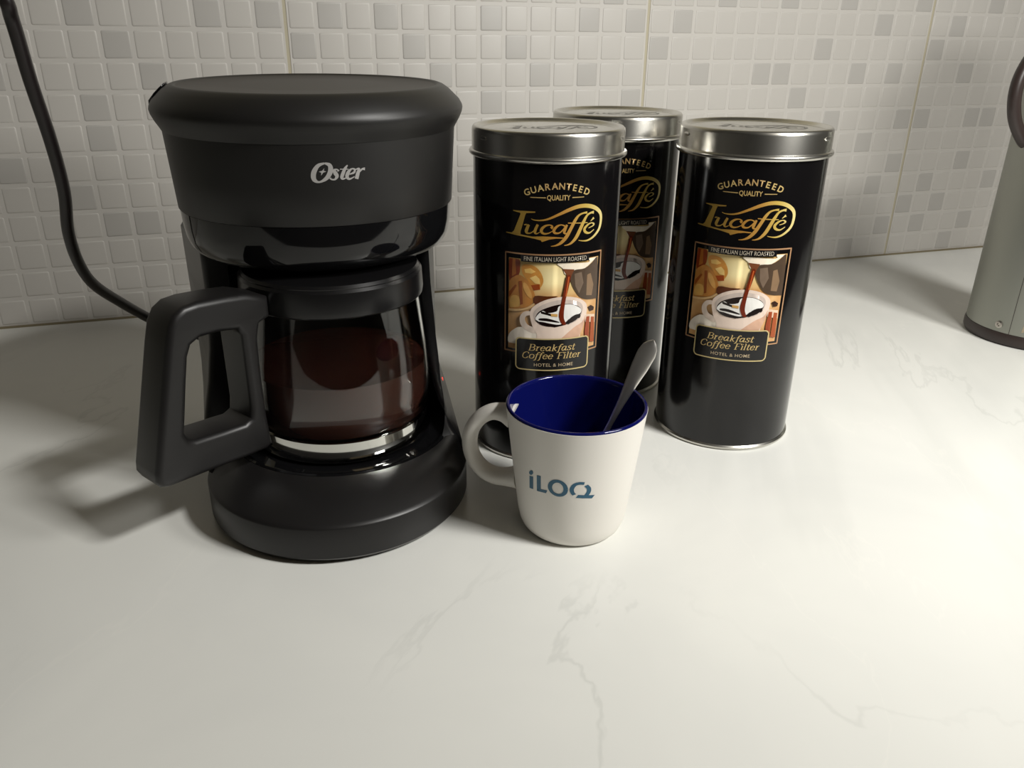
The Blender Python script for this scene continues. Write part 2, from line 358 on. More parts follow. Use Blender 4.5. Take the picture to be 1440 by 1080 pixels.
PICS=[((0.8,0.55,0.25),[(-0.783,5.112),(-0.645,5.156),(-0.477,5.115),(-0.351,4.995),(-0.286,4.849),(-0.282,4.722),(-0.362,4.591),(-0.507,4.562),(-0.637,4.766),(-0.769,4.924)]),((0.93,0.75,0.42),[(-0.727,5.033),(-0.58,5.067),(-0.454,4.99),(-0.556,4.942),(-0.705,4.951)]),((0.93,0.78,0.48),[(-0.596,4.833),(-0.452,4.906),(-0.367,4.825),(-0.344,4.698),(-0.468,4.714)]),((0.62,0.27,0.08),[(-0.572,4.664),(-0.364,4.698),(-0.341,4.57),(-0.485,4.542)]),((0.55,0.22,0.07),[(-1.108,5.305),(-0.862,5.293),(-0.826,5.108),(-0.856,4.893),(-1.036,4.763),(-1.102,4.754)]),((0.72,0.42,0.16),[(-1.018,5.254),(-0.95,5.262),(-0.923,4.906),(-1.036,4.827)]),((0.78,0.52,0.24),[(-1.101,4.668),(-0.967,4.837),(-0.833,4.885),(-0.681,4.805),(-0.55,4.644),(-0.466,4.435),(-0.48,4.282),(-0.625,4.14),(-0.844,4.073),(-1.095,4.046)]),((0.88,0.68,0.36),[(-1.078,4.28),(-0.985,4.382),(-0.848,4.356),(-0.822,4.141),(-0.958,4.09),(-1.076,4.082)]),((0.88,0.66,0.36),[(-0.743,4.713),(-0.657,4.679),(-0.547,4.473),(-0.544,4.343),(-0.652,4.421),(-0.741,4.585)]),((0.6,0.3,0.1),[(-0.853,4.744),(-0.777,4.753),(-0.746,4.194),(-0.811,4.164)]),((0.62,0.32,0.12),[(-1.099,4.451),(-0.942,4.647),(-0.897,4.632),(-1.055,4.371),(-1.097,4.321)]),((0.9,0.74,0.52),[(-1.094,4.035),(-0.843,4.062),(-0.625,4.129),(-0.479,4.239),(-0.461,4.207),(-0.582,4.1),(-0.843,4.011),(-1.094,3.986)]),((0.36,0.18,0.08),[(-0.462,4.414),(-0.171,4.413),(0.08,4.41),(-0.21,4.315),(-0.374,4.223),(-0.479,4.239)]),((0.93,0.88,0.8),[(0.053,5.207),(0.807,5.169),(0.809,5.347),(1.084,5.33),(0.978,5.208),(0.703,5.034),(0.402,5.0),(0.231,4.927),(0.162,5.078)]),((0.3,0.24,0.19),[(1.084,5.33),(1.157,4.31),(1.075,4.249),(0.822,4.272),(0.617,4.356),(0.443,4.591),(0.343,4.835),(0.328,4.942),(0.468,5.026),(0.727,5.041),(0.953,5.17)]),((0.45,0.38,0.32),[(0.45,4.933),(0.634,4.957),(0.697,4.692),(0.589,4.446),(0.487,4.63)]),((0.52,0.42,0.32),[(0.787,4.874),(0.889,4.902),(0.992,4.605),(0.953,4.349),(0.79,4.375)]),((0.45,0.26,0.16),[(0.162,5.067),(0.445,5.039),(0.384,4.917),(0.345,4.792),(0.264,4.904)]),((0.2,0.1,0.05),[(0.86,4.078),(0.94,4.108),(1.045,4.044),(1.036,3.967),(0.922,3.96)]),((0.86,0.76,0.66),[(0.791,3.911),(1.074,3.859),(1.089,3.652),(0.803,3.708)]),((0.58,0.25,0.12),[(0.822,3.839),(0.917,3.834),(0.924,3.276),(0.805,3.207),(0.79,3.484)]),((0.62,0.3,0.14),[(0.96,3.814),(1.063,3.793),(1.095,3.146),(0.959,3.176)]),((0.9,0.86,0.8),[(-1.093,3.384),(-0.951,3.545),(-0.77,3.626),(-0.4,3.559),(-0.394,3.266),(-1.091,3.179)]),((0.87,0.8,0.74),[(-0.559,4.036),(-0.71,4.011),(-0.807,3.878),(-0.793,3.702),(-0.68,3.57),(-0.441,3.489),(-0.444,3.623),(-0.617,3.699),(-0.685,3.826),(-0.643,3.919),(-0.536,3.95)]),((0.9,0.82,0.76),[(-0.569,3.97),(-0.498,4.15),(-0.251,4.314),(0.038,4.389),(0.339,4.395),(0.619,4.312),(0.803,4.154),(0.816,3.93),(0.753,3.671),(0.664,3.437),(0.552,3.225),(-0.33,3.269),(-0.398,3.469),(-0.509,3.686)]),((0.82,0.66,0.56),[(0.464,3.599),(0.699,3.725),(0.792,3.889),(0.743,3.628),(0.642,3.395),(0.528,3.229),(0.119,3.267)]),((0.78,0.72,0.68),[(-0.483,3.932),(-0.413,4.112),(-0.167,4.261),(0.168,4.33),(0.48,4.284),(0.675,4.173),(0.697,3.993),(0.597,3.807),(0.323,3.703),(-0.066,3.678),(-0.341,3.74)]),((0.1,0.05,0.04),[(-0.439,3.868),(-0.349,4.049),(-0.081,4.174),(0.172,4.221),(0.438,4.201),(0.631,4.091),(0.662,3.953),(0.526,3.793),(0.235,3.699),(-0.108,3.667),(-0.341,3.74)]),((0.93,0.92,0.9),[(-0.429,3.891),(-0.348,4.005),(-0.265,4.063),(-0.159,4.01),(0.05,4.051),(0.089,4.159),(0.216,4.208),(0.438,4.19),(0.644,4.067),(0.638,3.957),(0.496,3.93),(0.429,3.871),(0.34,3.835),(0.276,3.774),(0.125,3.717),(-0.068,3.745),(-0.258,3.788),(-0.406,3.804)]),((0.08,0.04,0.03),[(-0.328,4.061),(-0.075,3.988),(-0.073,3.933),(-0.305,3.996)]),((0.08,0.04,0.03),[(-0.344,3.873),(-0.156,3.878),(0.101,3.795),(0.102,3.767),(-0.175,3.811),(-0.343,3.829)]),((0.08,0.04,0.03),[(-0.449,3.846),(-0.342,3.785),(-0.256,3.721),(-0.152,3.745),(-0.171,3.689),(-0.32,3.73)]),((0.08,0.04,0.03),[(-0.129,3.689),(0.147,3.704),(0.233,3.732),(0.279,3.707),(0.02,3.658)]),((0.08,0.04,0.03),[(0.384,3.865),(0.496,3.93),(0.639,3.923),(0.619,3.837),(0.521,3.883),(0.408,3.829)]),((0.08,0.04,0.03),[(0.299,3.75),(0.387,3.786),(0.434,3.771),(0.345,3.712)]),((0.8,0.62,0.36),[(-0.086,3.999),(0.073,3.984),(0.075,3.918),(-0.073,3.933)]),((0.42,0.14,0.05),[(0.264,4.904),(0.352,4.887),(0.309,4.602),(0.254,4.347),(0.222,4.043),(0.228,3.866),(0.278,3.729),(0.19,3.724),(0.108,3.917),(0.132,4.136),(0.185,4.437),(0.229,4.693)]),((0.72,0.34,0.16),[(0.293,4.881),(0.324,4.879),(0.272,4.432),(0.235,4.391)])]
MUG_P=[[(-1.0442,1.811),(-1.0513,1.779),(-1.0681,1.749),(-1.0906,1.728),(-1.1127,1.723),(-1.1283,1.734),(-1.1327,1.759),(-1.1246,1.792),(-1.1065,1.824),(-1.0839,1.845),(-1.0628,1.849),(-1.0483,1.837)],[(-1.1279,1.688),(-1.0507,1.707),(-1.0682,1.385),(-1.1498,1.369)],[(-0.9765,1.788),(-0.9044,1.798),(-0.9148,1.474),(-0.9937,1.385)],[(-0.9937,1.385),(-0.9608,1.467),(-0.7992,1.486),(-0.8241,1.407)],[(-0.3161,1.484),(-0.0553,1.459),(-0.0939,1.381),(-0.3507,1.407)]]
MUG_S=[[(-0.5064,1.599,0.07),(-0.5145,1.533,0.07),(-0.54,1.479,0.07),(-0.5795,1.443,0.07),(-0.6272,1.43,0.07),(-0.6757,1.441,0.07),(-0.7171,1.476,0.07),(-0.7447,1.531,0.07),(-0.7539,1.596,0.07),(-0.7433,1.664,0.07),(-0.7153,1.723,0.07),(-0.6748,1.763,0.07),(-0.6282,1.778,0.07),(-0.5822,1.764,0.07),(-0.5432,1.725,0.07),(-0.5166,1.666,0.07),(-0.5064,1.599,0.07)],[(-0.2341,1.766,0.064),(-0.303,1.773,0.064),(-0.3739,1.734,0.064),(-0.4153,1.628,0.064),(-0.4044,1.534,0.064),(-0.374,1.482,0.064)],[(-0.2049,1.719,0.066),(-0.1591,1.64,0.066),(-0.1586,1.545,0.066),(-0.1935,1.459,0.066)]]
OST_S=[[(-0.0334,7.657,0.031),(-0.0023,7.612,0.08),(-0.0006,7.5,0.094),(-0.0272,7.376,0.076),(-0.0756,7.303,0.035),(-0.1074,7.355,0.087),(-0.1065,7.481,0.097),(-0.0761,7.612,0.069),(-0.0334,7.657,0.031)],[(0.0518,7.496,0.045),(0.0414,7.532,0.024),(0.0232,7.516,0.052),(0.0301,7.461,0.08),(0.039,7.403,0.069),(0.0243,7.344,0.035),(0.0023,7.347,0.028),(-0.0058,7.376,0.038)],[(0.1116,7.604,0.021),(0.092,7.529,0.059),(0.0709,7.391,0.069),(0.0765,7.348,0.042),(0.0975,7.361,0.017)],[(0.0613,7.534,0.017),(0.116,7.526,0.017)],[(0.1208,7.428,0.021),(0.1507,7.456,0.042),(0.158,7.511,0.038),(0.1378,7.529,0.028),(0.1146,7.469,0.066),(0.1043,7.386,0.069),(0.1196,7.337,0.038),(0.1538,7.377,0.017)],[(0.1644,7.514,0.021),(0.1868,7.52,0.045),(0.1774,7.436,0.073),(0.1665,7.331,0.076)],[(0.1826,7.443,0.028),(0.2066,7.509,0.035),(0.2269,7.512,0.056)]]
OST_P=[[(-0.0369,7.566),(-0.0433,7.515),(-0.0262,7.499),(-0.0466,7.48),(-0.0621,7.421),(-0.0591,7.48),(-0.0747,7.5),(-0.0526,7.516)]]

# ================================================================== SETTING
def box(name, a, b, m, parent=None, kind='structure'):
    x0, y0, z0 = a; x1, y1, z1 = b
    v = [(x0,y0,z0),(x1,y0,z0),(x1,y1,z0),(x0,y1,z0),(x0,y0,z1),(x1,y0,z1),(x1,y1,z1),(x0,y1,z1)]
    f = [(0,3,2,1),(4,5,6,7),(0,1,5,4),(1,2,6,5),(2,3,7,6),(3,0,4,7)]
    o = mesh_obj(name, v, f, m, parent, smooth=False)
    if kind and not parent: o['kind'] = kind
    return o
box('floor', (-72, -127, -35), (77, 2, -33), M['floor'])
box('ceiling', (-72, -127, 60), (77, 2, 62), M['ceiling'])
box('wall_left', (-72, -127, -33), (-70, 0, 60), M['plaster'])
box('wall_right', (75, -127, -33), (77, 0, 60), M['plaster'])
box('wall_front', (-70, -127, -33), (75, -125, 60), M['plaster'])
wall = box('wall_back', (-70, .018, -33), (75, 2, 60), M['grout'])
sealant = box('trim_1', (-42, -.07, 0.0), (57, .018, .07), M['caulk'])

# worktop: laminate slab with a rounded front edge, on a base cabinet
prof = [(-.0, 0), (-26.4, 0)] + [(-26.4-.5*math.sin(a), -.5+.5*math.cos(a)) for a in [math.radians(x) for x in (15, 30, 45, 60, 75, 90)]] + [(-26.9, -1.2), (-26.4, -1.4), (0, -1.4)]
v = []; n_ = len(prof)
for x in (-42, 57): v += [(x, y, z) for y, z in prof]
f = [(i, (i+1) % n_, n_+(i+1) % n_, n_+i) for i in range(n_)] + [tuple(range(n_)), tuple(range(2*n_-1, n_-1, -1))]
top = mesh_obj('worktop', v, f, M['marble'])
tag(top, 'off-white kitchen worktop with faint grey marble veins against the tiled wall', 'worktop')
M['cabinet'] = mat('white_cabinet_board', srgb(.8, .79, .76), .4)
bc = box('base_cabinet', (-42, -25.6, -33), (57, 0, -1.4), M['cabinet'], kind=None)
tag(bc, 'white base cabinet carrying the marble-patterned worktop', 'cabinet')

# tiled splashback: big glazed tiles, each embossed with a grid of small mosaic squares
PITCHX = 14.12; ROWS = 18
grey = {(-1,4,5),(-1,4,8),(-1,6,4),(-1,7,3),(-1,7,6),(-1,7,7),(-1,7,10),(-1,8,3),(-1,8,9),(-1,9,8),(-1,11,10),(-1,13,10),
 (0,1,10),(0,3,10),(0,0,9),(0,4,9),(0,5,8),(0,6,4),(0,7,7),(0,7,10),(0,8,9),(0,9,8),(0,11,8),(0,11,10),(0,12,11),(0,13,7),(0,13,10),
 (1,0,9),(1,1,10),(1,2,8),(1,3,11),(1,5,8),(1,6,8),(1,6,11),(1,7,7),(1,8,9),(1,9,6),(1,9,11),(1,10,2),(1,10,8),(1,11,0),(1,11,5),(1,11,10),
 (1,12,3),(1,12,8),(1,13,1),(1,13,4),(1,13,6),(1,13,11),(2,0,2),(2,0,6),(2,0,9),(2,1,1),(2,1,3),(2,1,10),(2,2,2),(2,2,8),(2,3,0),(2,3,4),
 (2,3,6),(2,3,11),(2,4,1),(2,4,6),(2,5,3),(-1,2,8),(-1,1,2),(-1,12,3),(-1,10,1),(0,3,2),(0,9,3),(0,2,5),(1,4,2),(1,7,4),(1,2,1)}
def cell_rings():
    out = []
    for h, d, r in ((.432, 0, .035), (.424, .010, .035), (.405, .017, .03), (.375, .020, .025)):
        ring = []
        for cx, cz, a0 in ((h-r, h-r, 0), (-h+r, h-r, 90), (-h+r, -h+r, 180), (h-r, -h+r, 270)):
            for a in (a0, a0+90): ring.append((cx+r*math.cos(math.radians(a)), -d, cz+r*math.sin(math.radians(a))))
        out.append(ring)
    return out
rings = cell_rings(); cv, cf = loft(rings, caps=(False, True))
def cell_mesh(name, m):
    o = mesh_obj(name, cv, cf, m, sharp=80); me = o.data; bpy.data.objects.remove(o); return me
me_white = cell_mesh('mosaic_square', M['cell']); me_grey = cell_mesh('mosaic_square', M['cellg'])
def project(P):
    d = P-CAM; z = d.dot(fw)
    return (720+1118.07*d.dot(rt2)/z, 540-1118.07*d.dot(up2)/z, z) if z > 1 else (-9999, 0, 1)
HULLS = [(262, 135, 600, 480), (680, 215, 865, 480), (785, 195, 950, 480), (965, 205, 1150, 480), (1405, 220, 1500, 480)]
cells = []
for k in range(-2, 4):
    for c in range(14):
        for r in range(ROWS):
            x = k*PITCHX+.06+c+.5; P = Vector((x, 0, r+.55)); q = project(P)
            vis = -20 < q[0] < 1460 and -25 < q[1] < 500 and not any(a < q[0] < b2 and t < q[1] < e for a, t, b2, e in HULLS)
            cells.append((vis, -q[2], k, c, r, x))
cells.sort(key=lambda t: (not t[0], -t[1]))
chosen = {(c[2], c[3], c[4]) for c in cells[:300] if c[0]}
tiles = {}
for k in range(-2, 4):
    x0 = k*PITCHX+.06
    t = box('ceramic_tile', (x0, 0, .07), (x0+14.0, .018, ROWS+.12), M['tile'], wall)
    tiles[k] = t
    sv = {0: [], 1: []}; sf = {0: [], 1: []}
    for c in range(14):
        for r in range(ROWS):
            g = (k, c, r) in grey or (not (-2 < k < 3 and r < 12) and random.random() < .14)
            x = x0+c+.5; z = r+.56
            if (k, c, r) in chosen:
                o = bpy.data.objects.new('mosaic_square', me_grey if g else me_white); col.objects.link(o)
                o.parent = t; o.location = (x*S, 0, z*S)
                if g: o['label'] = 'grey glazed mosaic square'
            else:
                b0 = len(sv[g]); sv[g] += [(p[0]+x, p[1], p[2]+z) for p in cv]; sf[g] += [tuple(i+b0 for i in q) for q in cf]
    for g in (0, 1):
        if sv[g]:
            o = mesh_obj('mosaic_square', sv[g], sf[g], M['cellg' if g else 'cell'], t, sharp=80); o['kind'] = 'stuff'

# ================================================================== COFFEE TINS
TR, TH = 1.78, 8.07
GUV = lambda u, z: None
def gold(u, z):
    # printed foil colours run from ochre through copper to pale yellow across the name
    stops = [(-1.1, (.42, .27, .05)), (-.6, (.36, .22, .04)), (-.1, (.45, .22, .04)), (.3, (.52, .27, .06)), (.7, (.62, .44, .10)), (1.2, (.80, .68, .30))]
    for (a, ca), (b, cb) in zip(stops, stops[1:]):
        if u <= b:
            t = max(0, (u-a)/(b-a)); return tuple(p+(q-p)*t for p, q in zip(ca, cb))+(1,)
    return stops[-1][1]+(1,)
COPPER = (.48, .27, .14, 1); GOLDT = (.52, .36, .14, 1)
def make_tin():
    root = empty('coffee_tin')
    lathe('tin_body', [(1.74, .10), (TR-.005, .12), (TR, .2), (TR, 7.62), (TR-.03, 7.70), (1.70, 7.75)], M['tin'], root, 96)
    lathe('base_rim', [(0, .04), (1.6, .04), (1.70, 0), (1.79, .0), (1.825, .04), (1.825, .085), (1.78, .125), (1.70, .125)], M['steel'], root, 96)
    lid = lathe('lid', [(1.70, 7.45), (1.845, 7.42), (1.875, 7.45), (1.88, 7.49), (1.86, 7.53), (1.815, 7.545), (1.81, 7.57), (1.81, 7.97),
                        (1.80, 8.02), (1.77, 8.06), (1.73, 8.07), (1.69, 8.055), (1.65, 8.0), (1.60, 7.985), (0, 7.985)], M['steel'], root, 96, sharp=50)
    for a in (-62, 62, 180):     # small dents that lock the lid
        th = math.radians(a); c = Vector((1.81*math.sin(th), -1.81*math.cos(th), 7.86))
        t = Vector((math.cos(th), math.sin(th), 0)); nn = Vector((math.sin(th), -math.cos(th), 0))
        rr = []
        for i in range(9):
            x = (i-4)/4; h = .045*math.sqrt(max(0, 1-x**4))+.002
            rr.append([tuple(c+t*(x*.13)+Vector((0, 0, 1))*(h*math.sin(q))+nn*(.03*max(0, math.cos(q))-.01)) for q in [2*math.pi*k/10 for k in range(10)]])
        v, f = loft(rr, caps=(True, True)); mesh_obj('lid_dent', v, f, M['steel'], lid)
    e = Print()
    for s in LOGO_S: e.stroke([(p[0], p[1], p[2]) for p in s], (1, 1, 1, 1))
    for p in LOGO_P: e.poly(p, (1, 1, 1, 1))
    e.build('embossed_name', M['steel_dark'], lid, lambda x, z, l: (x*.95+.1, (z-6.0)*.95+.15, 7.992+l))
    b = Print(); e = b
    e.stroke([(-1.2, 0, .04), (1.1, 0, .04)], (1, 1, 1, 1), smooth=False)
    e.build('embossed_line', M['steel_dark'], lid, lambda x, z, l: (x, .75, 7.992+l))
    W = lambda R: (lambda u, z, l: ((R+l)*math.sin(u/TR), -(R+l)*math.cos(u/TR), z))
    # --- printed picture
    p = Print()
    def bg(u, z):
        n = mnoise.noise(Vector((u*2.2, z*2.2, 3.1)))*.5+.5; n2 = mnoise.noise(Vector((u*5, z*5, 7.7)))*.5+.5
        top = max(0, min(1, (z-4.35)/.35))
        d = math.exp(-((u+.05)**2/.22+(z-4.85)**2/.25))
        wall_c = Vector((.62, .40, .12)).lerp(Vector((.92, .78, .42)), d)
        table = Vector((.52, .24, .07)).lerp(Vector((.80, .52, .25)), n2)
        if u > .75: wall_c = wall_c.lerp(Vector((.55, .32, .15)), .5)
        c = table.lerp(wall_c, top)*(.8+.3*n); return (min(1, c.x), min(1, c.y), min(1, c.z), 1)
    V = []; F = []; NX, NZ = 28, 28
    for j in range(NZ+1):
        for i in range(NX+1): V.append((-1.12+2.24*i/NX, 3.04+2.23*j/NZ))
    for j in range(NZ):
        for i in range(NX): a = j*(NX+1)+i; F.append((a, a+1, a+NX+2, a+NX+1))
    p.tris(V, F, bg, 0.0, step=9)
    for i, (c, pts) in enumerate(PICS):
        cc = tuple(((x/12.92) if x < .04 else ((x+.055)/1.055)**2.4) for x in c)+(1,)
        pts = [(max(-1.115, min(1.115, a)), max(3.05, min(5.26, b_))) for a, b_ in pts]
        q = smooth_poly(pts, 3) if len(pts) > 5 else pts
        q = [(max(-1.115, min(1.115, a)), max(3.05, min(5.26, b_))) for a, b_ in q]
        shade = lambda u, z, cc=cc: tuple(min(1, max(0, x*(.82+.36*(mnoise.noise(Vector((u*9, z*9, 1)))*.5+.5)))) for x in cc[:3])+(1,)
        p.poly(q, shade, .0012*(i+1))
    p.build('picture', M['ink'], root, W(TR+.004))
    # --- dark banner and badge that overlap the picture
    d = Print(); K = (.006, .006, .007, 1)
    d.poly([(-.80, 5.225), (.80, 5.225), (.80, 5.385), (-.80, 5.385)], K, 0)
    d.build('banner', M['ink'], root, W(TR+.055)); d = Print()
    def rrect(x0, x1, y0, y1, r):
        o = []
        for cx, cy, a0 in ((x1-r, y1-r, 0), (x0+r, y1-r, 90), (x0+r, y0+r, 180), (x1-r, y0+r, 270)):
            for a in range(0, 91, 15): t = math.radians(a0+a); o.append((cx+r*math.cos(t), cy+r*math.sin(t)))
        return o
    d.poly(rrect(-.885, .885, 2.56, 3.36, .10), K, 0)
    d.build('badge', M['ink'], root, W(TR+.055))
    # --- gold lines
    g = Print()
    def line(pts, w, c=COPPER, close=True, lift=0):
        P = pts+[pts[0], pts[1]] if close else pts
        for a, b_ in zip(P, P[1:]): g.stroke([(a[0], a[1], w), (b_[0], b_[1], w)], c, lift, smooth=False)
        for a in pts: g.poly([(a[0]+w/2*math.cos(t), a[1]+w/2*math.sin(t)) for t in [k*math.pi/4 for k in range(8)]], c, lift)
    line([(-1.21, 5.39), (-.80, 5.39), (.80, 5.39), (1.21, 5.39), (1.21, 2.97), (.9, 2.97)], .035, close=False)
    line([(-.9, 2.97), (-1.21, 2.97), (-1.21, 5.39)], .035, close=False)
    g.build('picture_frame', M['gold'], root, W(TR+.004)); g = Print()
    line(rrect(-.885, .885, 2.56, 3.36, .10), .03, (.62, .50, .24, 1), True, .056)
    g.build('badge_border', M['gold'], root, W(TR+.004)); g = Print()
    g.stroke([(-.62, 6.685, .016), (-.27, 6.685, .022)], GOLDT, smooth=False); g.stroke([(.33, 6.685, .022), (.62, 6.685, .016)], GOLDT, smooth=False)
    g.build('gold_rule', M['gold'], root, W(TR+.004))
    # --- wording
    t = Print()
    word = 'GUARANTEED'; xs = [-.70, -.55, -.395, -.235, -.075, .085, .24, .385, .53, .69]
    for ch, x in zip(word, xs):
        t.text(ch, x, 6.945-.30*x*x, .145, None, (.62, .45, .18, 1) if abs(x) > .3 else (.50, .33, .14, 1), bold=.02, rot=-.55*x)
    t.build('lettering', M['gold'], root, W(TR+.005)); t = Print()
    t.text('QUALITY', .02, 6.69, .115, .53, (.52, .36, .14, 1), bold=.02)
    t.build('lettering', M['gold'], root, W(TR+.005)); t = Print()
    t.text('FINE ITALIAN LIGHT ROASTED', 0, 5.305, .105, 1.45, (.60, .53, .42, 1), .056)
    t.build('lettering', M['gold'], root, W(TR+.005)); t = Print()
    t.text('HOTEL & HOME', .02, 2.70, .085, .93, (.50, .40, .26, 1), .056, bold=.006, spacing=1.1)
    t.build('lettering', M['gold'], root, W(TR+.005)); t = Print()
    script(t, 'Breakfast', -.60, .56, 3.065, .108, (.58, .42, .18, 1), .056, .20, .075, .18)
    t.build('lettering', M['gold'], root, W(TR+.005)); t = Print()
    script(t, 'Coffee Filter', -.75, .72, 2.86, .108, (.58, .42, .18, 1), .056, .20, .075, .18)
    t.build('lettering', M['gold'], root, W(TR+.005))
    n = Print()
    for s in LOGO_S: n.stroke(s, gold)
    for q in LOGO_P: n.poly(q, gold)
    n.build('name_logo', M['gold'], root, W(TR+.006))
    return root
def copy_tree(o, parent=None):
    c = o.copy(); col.objects.link(c); c.parent = parent
    for ch in list(o.children): copy_tree(ch, c)
    return c
tin = make_tin()
for i, (x, y, a, lab) in enumerate(((5.017, -13.325, -12.2, 'black coffee tin with silver lid directly beside the coffee maker, behind the white mug'),
                                    (10.10, -14.20, -32.5, 'black coffee tin with silver lid standing apart at right, whole printed label unobstructed'),
                                    (8.2475, -10.187, -16.5, 'black coffee tin farthest back, half hidden between the two other tins'))):
    o = tin if i == 0 else copy_tree(tin)
    o.location = Vector((x, y, 0))*S; o.rotation_euler = (0, 0, math.radians(a))
    tag(o, lab, 'tin', 'coffee tins on the worktop')

# ================================================================== MUG AND SPOON
MX, MY = 4.1776, -17.728
mug = empty('mug', (MX, MY, 0))
tag(mug, 'white coffee mug with dark blue inside and blue letters, in front of the tins', 'mug')
lathe('mug_body', [(0, .06), (.78, .06), (.84, .0), (.93, .0), (1.03, .035), (1.10, .11), (1.155, .24), (1.20, .45), (1.35, 1.7), (1.483, 2.86), (1.49, 2.90), (1.475, 2.905), (1.40, 2.80)], M['white'], mug, 96)
lathe('blue_glaze', [(1.485, 2.885), (1.482, 2.925), (1.46, 2.95), (1.43, 2.95), (1.405, 2.92), (1.395, 2.86), (1.27, 1.7), (1.12, .5), (1.05, .3), (.9, .2), (0, .17)], M['blue'], mug, 96, sharp=180)
az = math.radians(146); hu = Vector((math.cos(az), math.sin(az), 0))
hp = [(1.38, 2.42), (1.6, 2.475), (1.86, 2.45), (2.12, 2.28), (2.32, 1.98), (2.385, 1.62), (2.30, 1.26), (2.09, .99), (1.80, .87), (1.50, .88), (1.24, .93)]
hw = [.26, .20, .175, .17, .17, .17, .17, .175, .185, .20, .26]
tube('mug_handle', [tuple(hu*p[0]+Vector((0, 0, p[1])))+(q,) for p, q in zip(hp, hw)], .17, M['white'], mug, n=6, seg=18, flat=1.35, ref=tuple(hu.cross(Vector((0, 0, 1)))))
ml = Print()
for s in MUG_S: ml.stroke([(p[0], p[1], p[2]) for p in s], (0, 0, 0, 1), smooth=True)
for q in MUG_P: ml.poly(q, (0, 0, 0, 1))
def mugmap(u, z, l):
    R = 1.20+(1.49-1.20)*(z-.45)/2.41+.004 if z > .45 else 1.2
    return (R*math.sin(u), -R*math.cos(u), z)
o = ml.build('blue_letters', M['teal'], mug, mugmap); o['label'] = 'teal lettering iLOQ'
sp = empty('teaspoon', (4.3, -17.42, .3))
tag(sp, 'steel teaspoon standing in the blue-lined mug, handle end up', 'spoon')
A = Vector((0, 0, .12)); B = Vector((5.90, -17.66, 4.12))-Vector((4.3, -17.42, .3)); dd = (B-A).normalized()
nrm = Vector((-.35, -.75, .35)); nrm = (nrm-dd*nrm.dot(dd)).normalized(); sd = dd.cross(nrm); L_ = (B-A).length
sec = [(0, .02), (.012, .16), (.03, .30), (.09, .45), (.17, .43), (.24, .26), (.29, .10), (.36, .062), (.5, .06), (.62, .085), (.74, .135), (.84, .185), (.92, .20), (.96, .165), (.985, .10), (1, .02)]
rr = []
for s, hwid in sec:
    bowl = -.12*math.exp(-((s-.13)/.07)**2); bend = .09*math.sin(math.pi*s)
    c = A+dd*(s*L_)+nrm*(bend+bowl*.2)
    rr.append([tuple(c+sd*(hwid*math.cos(t))+nrm*((.035+.01*(hwid < .1))*math.sin(t)-.28*hwid*hwid*(1-math.cos(t)**2)*(0)+.35*(hwid*math.cos(t))**2*(-1 if s > .5 else 1))) for t in [2*math.pi*k/20 for k in range(20)]])
v, f = loft(rr, caps=(True, True)); mesh_obj('spoon_body', v, f, M['spoon'], sp, sharp=50)

# ================================================================== COFFEE MAKER
RZ = -.091
mk = empty('coffee_maker', (-.37, -13.0, 0), RZ)
tag(mk, 'black drip coffee maker with round lid, holding a glass carafe, left of the tins', 'coffee maker')
CX, CY = .14, -.80            # carafe axis in the maker's own frame
N = 96
def base_out(inset):
    o = []
    for i in range(N):
        t = 2*math.pi*i/N; c, s = math.cos(t), math.sin(t); a = 2.93-inset
        if s < 0: o.append((a*c, -2.0+(2.93-inset)*s))
        else:
            p = .75; o.append((a*math.copysign(abs(c)**p, c), -2.0+(5.3-inset)*abs(s)**(p)*1.0))
    return o
def ring_out(r, cx=CX, cy=CY): return [(cx+r*math.cos(2*math.pi*i/N), cy+r*math.sin(2*math.pi*i/N)) for i in range(N)]
def lerp(a, b, t): return [(p[0]+(q[0]-p[0])*t, p[1]+(q[1]-p[1])*t) for p, q in zip(a, b)]
def lev(o, z): return [(p[0], p[1], z) for p in o]
RP = 2.62
R0 = [lev(base_out(.30), 0), lev(base_out(.16), .02), lev(base_out(.05), .12), lev(base_out(.02), .17)]
v, f = loft(R0, caps=(True, True)); mesh_obj('base_foot', v, f, M['satin'], mk)
bo = base_out(.12)
R1 = [lev(base_out(.05), .175), lev(base_out(.0), .19), lev(base_out(.0), .4), lev(base_out(.0), .86), lev(base_out(.02), .90), lev(base_out(.10), .945),
      lev(lerp(base_out(.10), ring_out(RP), .22), 1.08), lev(lerp(base_out(.10), ring_out(RP), .5), 1.19), lev(lerp(base_out(.10), ring_out(RP), .78), 1.24), lev(ring_out(RP), 1.23), lev(ring_out(RP-.04), 1.15)]
v, f = loft(R1, caps=(True, True)); mesh_obj('base_housing', v, f, M['handle'], mk, sharp=50)
lathe('hotplate_surround', [(RP-.03, 1.16), (RP-.02, 1.225), (RP-.07, 1.25), (RP-.14, 1.23), (RP-.18, 1.175), (2.2, 1.155), (2.12, 1.17), (2.05, 1.17), (2.02, 1.155)], M['gloss'], mk, 96, CX, CY)
lathe('hotplate', [(2.03, 1.156), (2.0, 1.18), (1.95, 1.185), (0, 1.185)], M['gloss'], mk, 96, CX, CY)
def interp(tab, z):
    for (a, x), (b, y) in zip(tab, tab[1:]):
        if z <= b: t = max(0, (z-a)/(b-a)); return x+(y-x)*t
    return tab[-1][1]
A_T = [(.9, 2.92), (1.1, 2.90), (1.4, 2.82), (1.8, 2.72), (2.5, 2.60), (3.4, 2.50), (4.4, 2.46), (5.8, 2.46), (8.1, 2.5)]
B_T = [(.9, 3.05), (2.3, 3.12), (4.4, 3.12), (5.6, 3.12), (6.4, 2.88), (8.1, 2.9)]
